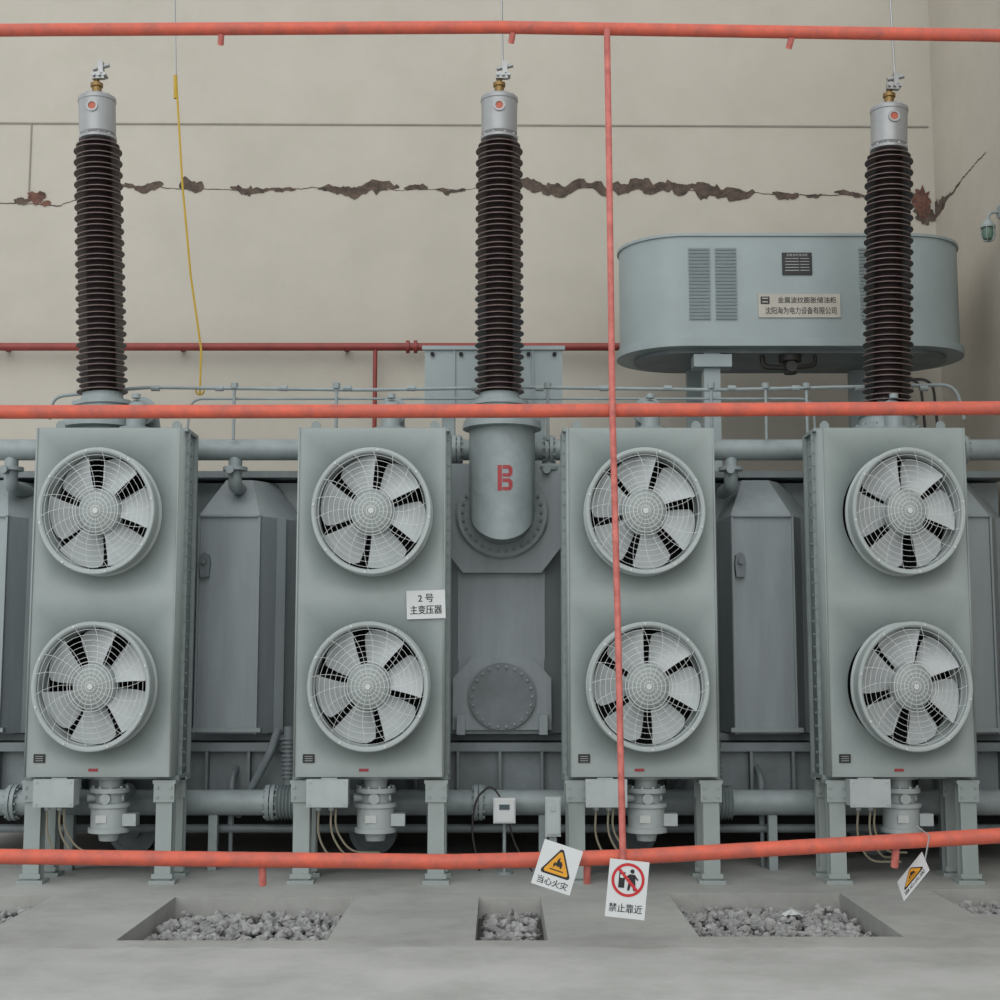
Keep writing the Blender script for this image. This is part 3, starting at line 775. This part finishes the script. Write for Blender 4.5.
LY = 10.9; LZ = -0.25
lamp = empty('wall_lamp', (3.9, LY, 4.8), 'small caged bulkhead lamp with greenish glass on the side wall', 'lamp')
mb = MB(); mb.cyl((4.04,LY,5.27+LZ),(4.0,LY,5.27+LZ),0.055,n=18); mb.tube(fillet([(4.0,LY,5.27+LZ),(3.93,LY,5.27+LZ),(3.91,LY,5.2+LZ)],0.05),0.012,n=8)
mb.lathe((3.91,LY,5.1+LZ),[(0,0.1),(0.03,0.1),(0.048,0.07),(0.06,0.055),(0.06,0.04),(0,0.04)],n=20)
finish(mb,'lamp_bracket',M_PIPEG,parent=lamp)
mb = MB(); mb.lathe((3.91,LY,5.1+LZ),[(0.045,0.04),(0.05,-0.01),(0.038,-0.05),(0,-0.065)],n=20); finish(mb,'lamp_glass',M_GLASS,parent=lamp)
mb = MB()
for i in range(6):
    a = i*pi/3; c_, s_ = math.cos(a), math.sin(a)
    mb.tube([(3.91+0.058*c_,LY+0.058*s_,5.14+LZ),(3.91+0.058*c_,LY+0.058*s_,5.07+LZ),(3.91+0.04*c_,LY+0.04*s_,5.035+LZ),(3.91,LY,5.025+LZ)],0.004,n=5)
finish(mb,'lamp_cage',M_PIPEG,parent=lamp)

# ---------------------------------------------------------------- front red barrier
bar = empty('pipe_barrier', (0, 7.2, 0.45), 'salmon-red painted steel pipe barrier in front of the coolers', 'barrier')
def rail(P, r):
    mb = MB(); mb.tube(P, r, n=20); return finish(mb, 'rail', M_RED, parent=bar)
rail([(-4.5,7.2,4.80),(-2.5,7.2,4.82),(0,7.2,4.835),(2.6,7.2,4.79),(4.04,7.2,4.75)], 0.034)
rail([(-4.5,7.2,2.735),(-2.5,7.2,2.735),(0,7.2,2.74),(2.5,7.2,2.755),(4.04,7.2,2.76)], 0.036)
rail([(-4.5,7.2,0.48),(-2.5,7.2,0.468),(-1.2,7.2,0.452),(-0.25,7.2,0.442),(0.2,7.2,0.452),(0.7,7.2,0.468),(2.5,7.2,0.57),(4.04,7.2,0.65)], 0.038)
mb = MB(); mb.tube([(0.572,7.15,4.80),(0.578,7.15,3.8),(0.582,7.15,2.74),(0.60,7.15,1.6),(0.614,7.15,0.46)], 0.017, n=12); finish(mb, 'upright', M_REDV, parent=bar)
for x, z in ((-1.2,0.45),(0.44,0.46),(2.0,0.54)):
    mb = MB(); mb.cyl((x,7.22,z-0.02),(x,7.26,z-0.13),0.019,n=12); finish(mb,'stub',M_REDV,parent=bar)
for x, z in ((-1.5,4.82),(0.07,4.83),(1.57,4.8)):
    mb = MB(); mb.cyl((x,7.2,z-0.02),(x-0.01,7.24,z-0.065),0.017,n=12); finish(mb,'stub',M_REDV,parent=bar)

# ---------------------------------------------------------------- signs (built facing -Y about the origin)
def T(x, y, z): return Matrix.Translation((x, y, z))
def flat(mb, pts, y, mi): mb.face([mb.bm.verts.new((x, y, z)) for x, z in pts], mi)
def rtri(w, h, r):
    P = []
    for cx_, cz_, a0 in ((0, h/2-r*1.9, 30), (-w/2+r*1.7, -h/2+r, 150), (w/2-r*1.7, -h/2+r, 270)):
        for k in range(7):
            a = math.radians(a0+k*20); P.append((cx_+r*math.cos(a), cz_+r*math.sin(a)))
    return P
def fire_sign():
    mb = MB()
    mb.plate([(-0.1,-0.112),(0.1,-0.112),(0.1,0.112),(-0.1,0.112)], -0.002, 0.002, 0)
    o = 0.028
    flat(mb, [(x, z+o) for x, z in rtri(0.165,0.145,0.012)], -0.0035, 1)
    flat(mb, [(x*0.82, z*0.82+o-0.003) for x, z in rtri(0.165,0.145,0.012)], -0.005, 2)
    fl = [(-0.022,-0.03),(-0.026,-0.012),(-0.018,0.0),(-0.012,-0.006),(-0.006,0.02),(0.004,0.03),(0.004,0.012),(0.012,0.006),(0.014,0.014),(0.024,-0.004),(0.024,-0.022),(0.018,-0.03),(0.008,-0.016),(0.0,-0.024),(-0.01,-0.014)]
    flat(mb, [(x*0.9, z*0.9+o-0.006) for x, z in fl], -0.0065, 1)
    flat(mb, [(-0.035,o-0.046),(0.035,o-0.046),(0.035,o-0.041),(-0.035,o-0.041)], -0.0065, 1)
    mb.text('当心火灾', 0.04, T(0,-0.004,-0.078), mi=1, fit=(0.155,0.038), heavy=0.0004)
    return mb
mb = fire_sign()
s1 = finish(mb, 'warning_sign', [M_WHITE, M_BLACK, M_YEL], origin=(0,0,0), smooth=False, fixn=False, label='tilted white fire warning sign with yellow triangle, hung on red pipe', category='sign')
s1.location = (0.283, 7.10, 0.43); s1.rotation_euler = (0.0, math.radians(18), 0)
mb = fire_sign()
s3 = finish(mb, 'warning_sign', [M_WHITE, M_BLACK, M_YEL], origin=(0,0,0), smooth=False, fixn=False, label='white warning sign with yellow triangle turned sideways on red pipe', category='sign')
s3.location = (2.04, 7.08, 0.39)
fw = Vector((0.28, 0.95, -0.14)).normalized(); rt = Vector((0.96,-0.28,0)).normalized(); up = rt.cross(fw)
ax = (27*rt+33*up-9.7*fw).normalized(); az = -(6*rt-17*up-41*fw).normalized()
ay = az.cross(ax).normalized(); az = ax.cross(ay).normalized()
s3.rotation_mode = 'QUATERNION'
s3.rotation_quaternion = Matrix((ax, ay, az)).transposed().to_quaternion()
mb = MB()
mb.plate([(-0.098,-0.14),(0.098,-0.14),(0.098,0.14),(-0.098,0.14)], -0.002, 0.002, 0)
n = 40; cz_ = 0.045
O = [(0.082*math.cos(2*pi*i/n), cz_+0.082*math.sin(2*pi*i/n)) for i in range(n)]
N_ = [(0.068*math.cos(2*pi*i/n), cz_+0.068*math.sin(2*pi*i/n)) for i in range(n)]
for i in range(n):
    j = (i+1) % n; flat(mb, [O[i], N_[i], N_[j], O[j]][::-1], -0.004, 2)
def person(mb, x, z, s):
    flat(mb, [(x+0.009*s*math.cos(k*pi/6), z+0.036*s+0.009*s*math.sin(k*pi/6)) for k in range(12)], -0.0045, 1)
    flat(mb, [(x-0.012*s,z+0.024*s),(x-0.012*s,z-0.004*s),(x-0.016*s,z-0.042*s),(x-0.006*s,z-0.042*s),(x,z-0.008*s),(x+0.010*s,z-0.042*s),(x+0.02*s,z-0.042*s),(x+0.012*s,z+0.024*s)][::-1], -0.0045, 1)
    flat(mb, [(x+0.012*s,z+0.022*s),(x+0.028*s,z+0.004*s),(x+0.024*s,z),(x+0.01*s,z+0.012*s)][::-1], -0.0045, 1)
    flat(mb, [(x-0.012*s,z+0.022*s),(x-0.01*s,z+0.01*s),(x-0.026*s,z+0.004*s),(x-0.028*s,z+0.01*s)][::-1], -0.0045, 1)
person(mb, 0.018, cz_, 1.2)
flat(mb, [(-0.046,cz_-0.04),(-0.016,cz_-0.04),(-0.016,cz_+0.036),(-0.046,cz_+0.036)], -0.0045, 1)
flat(mb, [(-0.04,cz_+0.008),(-0.024,cz_+0.008),(-0.024,cz_+0.024),(-0.04,cz_+0.024)], -0.0052, 0)
d = 0.005; a = 0.052
flat(mb, [(-a-d,cz_+a-d),(a-d,cz_-a-d),(a+d,cz_-a+d),(-a+d,cz_+a+d)], -0.006, 2)
mb.text('禁止靠近', 0.04, T(0,-0.004,-0.092), mi=1, fit=(0.165,0.042), heavy=0.0004)
s2 = finish(mb, 'prohibition_sign', [M_WHITE, M_BLACK, M_REDP], origin=(0,0,0), smooth=False, fixn=False, label='white no-approach sign with red crossed circle, hung on red pipe', category='sign')
s2.location = (0.628, 7.09, 0.325); s2.rotation_euler = (0, math.radians(6), 0)
for P in ([(0.25,7.13,0.52),(0.25,7.15,0.54),(0.25,7.2,0.52)], [(0.36,7.13,0.49),(0.36,7.15,0.51),(0.36,7.2,0.49)], [(2.1,7.08,0.46),(2.14,7.12,0.58),(2.1,7.2,0.62)]):
    mb = MB(); mb.tube(P, 0.004, n=5); finish(mb,'tie_wire',M_STEEL,parent=bar)

mb = MB()
mb.plate([(-0.128,-0.094),(0.128,-0.094),(0.128,0.094),(-0.128,0.094)], -0.004, 0.004, 0)
mb.text('2 号', 0.05, T(0,-0.006,0.042), mi=1, fit=(0.1,0.054), heavy=0.0012); mb.text('主变压器', 0.05, T(0,-0.006,-0.034), mi=1, fit=(0.21,0.058), heavy=0.0012)
pl = finish(mb, 'number_plate', [M_WHITE, M_BLACK], origin=(0,0,0), smooth=False, fixn=False, label='white plate with black Chinese lettering naming transformer two', category='sign')
pl.location = (-0.49, YF-0.016, 1.815); pl.rotation_euler = (0, math.radians(-2), 0)

mtr = empty('meter', (0.03, 9.78, 0.0), 'small white electronic meter box on a thin stand', 'meter')
mb = MB(); mb.box((0.03,9.75,0.43),(0.15,0.06,0.17)); mb.box((0.03,9.715,0.43),(0.13,0.012,0.15))
finish(mb,'housing',M_WHITE,parent=mtr)
mb = MB(); mb.box((0.03,9.707,0.455),(0.07,0.006,0.035)); finish(mb,'display',M_SCREEN,parent=mtr)
mb = MB(); mb.cyl((0.03,9.8,0.0),(0.03,9.8,0.43),0.012,n=10); mb.cyl((0.03,9.8,0.0),(0.03,9.8,0.015),0.06,n=16); finish(mb,'stand',M_PIPEG,parent=mtr)
for P in ([(0.0,9.76,0.52),(-0.06,9.76,0.6),(-0.16,9.78,0.52),(-0.2,9.78,0.3),(-0.14,9.78,0.02)], [(0.06,9.76,0.35),(0.1,9.78,0.2),(0.16,9.76,0.1),(0.22,9.76,0.02)]):
    mb = MB(); mb.tube(fillet(P,0.12),0.007,n=6); finish(mb,'cable',M_CABLEK,parent=mtr)
sw = empty('switch_post', (0.34, 9.2, 0.0), 'grey steel switch box on a short post', 'switch box')
mb = MB(); mb.box((0.34,9.2,0.45),(0.1,0.07,0.25)); mb.box((0.34,9.16,0.45),(0.085,0.012,0.22)); mb.cyl((0.34,9.15,0.5),(0.34,9.14,0.5),0.012,n=10); finish(mb,'box',M_PALE,parent=sw)
mb = MB(); mb.box((0.34,9.21,0.17),(0.05,0.03,0.34)); mb.box((0.34,9.21,0.008),(0.12,0.1,0.016)); finish(mb,'post',M_COOLD,parent=sw)

mb = MB(); rnd = random.Random(5)
ring_ = []
for k in range(14):
    a = 2*pi*k/14; ring_.append((0.07*math.cos(a)*rnd.uniform(.7,1.2), 0.05*math.sin(a)*rnd.uniform(.7,1.2)))
A = [mb.bm.verts.new((1.75+x, 8.6+y, -0.075+rnd.uniform(0,0.02))) for x, y in ring_]
cc = mb.bm.verts.new((1.75,8.6,-0.03))
for k in range(14): mb.face([A[k], A[(k+1)%14], cc])
finish(mb,'plastic_scrap',M_WHITED,smooth=False,label='crumpled pale plastic scrap on the gravel',category='litter')

# ---------------------------------------------------------------- light, world, camera
w = bpy.data.worlds.new('World'); scene.world = w; w.use_nodes = True
bg = w.node_tree.nodes['Background']; bg.inputs[0].default_value = (0.96, 0.985, 1.0, 1); bg.inputs[1].default_value = 0.98
sun = bpy.data.lights.new('daylight', 'SUN'); sun.energy = 1.15; sun.angle = math.radians(60); sun.color = (1.0, 0.99, 0.97)
so = bpy.data.objects.new('daylight', sun); COL.objects.link(so); so.rotation_euler = (math.radians(58), math.radians(0), math.radians(-14)); so.location = (0, -3, 8)

cam = bpy.data.cameras.new('Camera'); cam.lens = 50.4; cam.sensor_width = 36
co = bpy.data.objects.new('Camera', cam); COL.objects.link(co)
co.location = (0, 0, 1.45); co.rotation_euler = (math.radians(90+6.52), 0, 0)
scene.camera = co
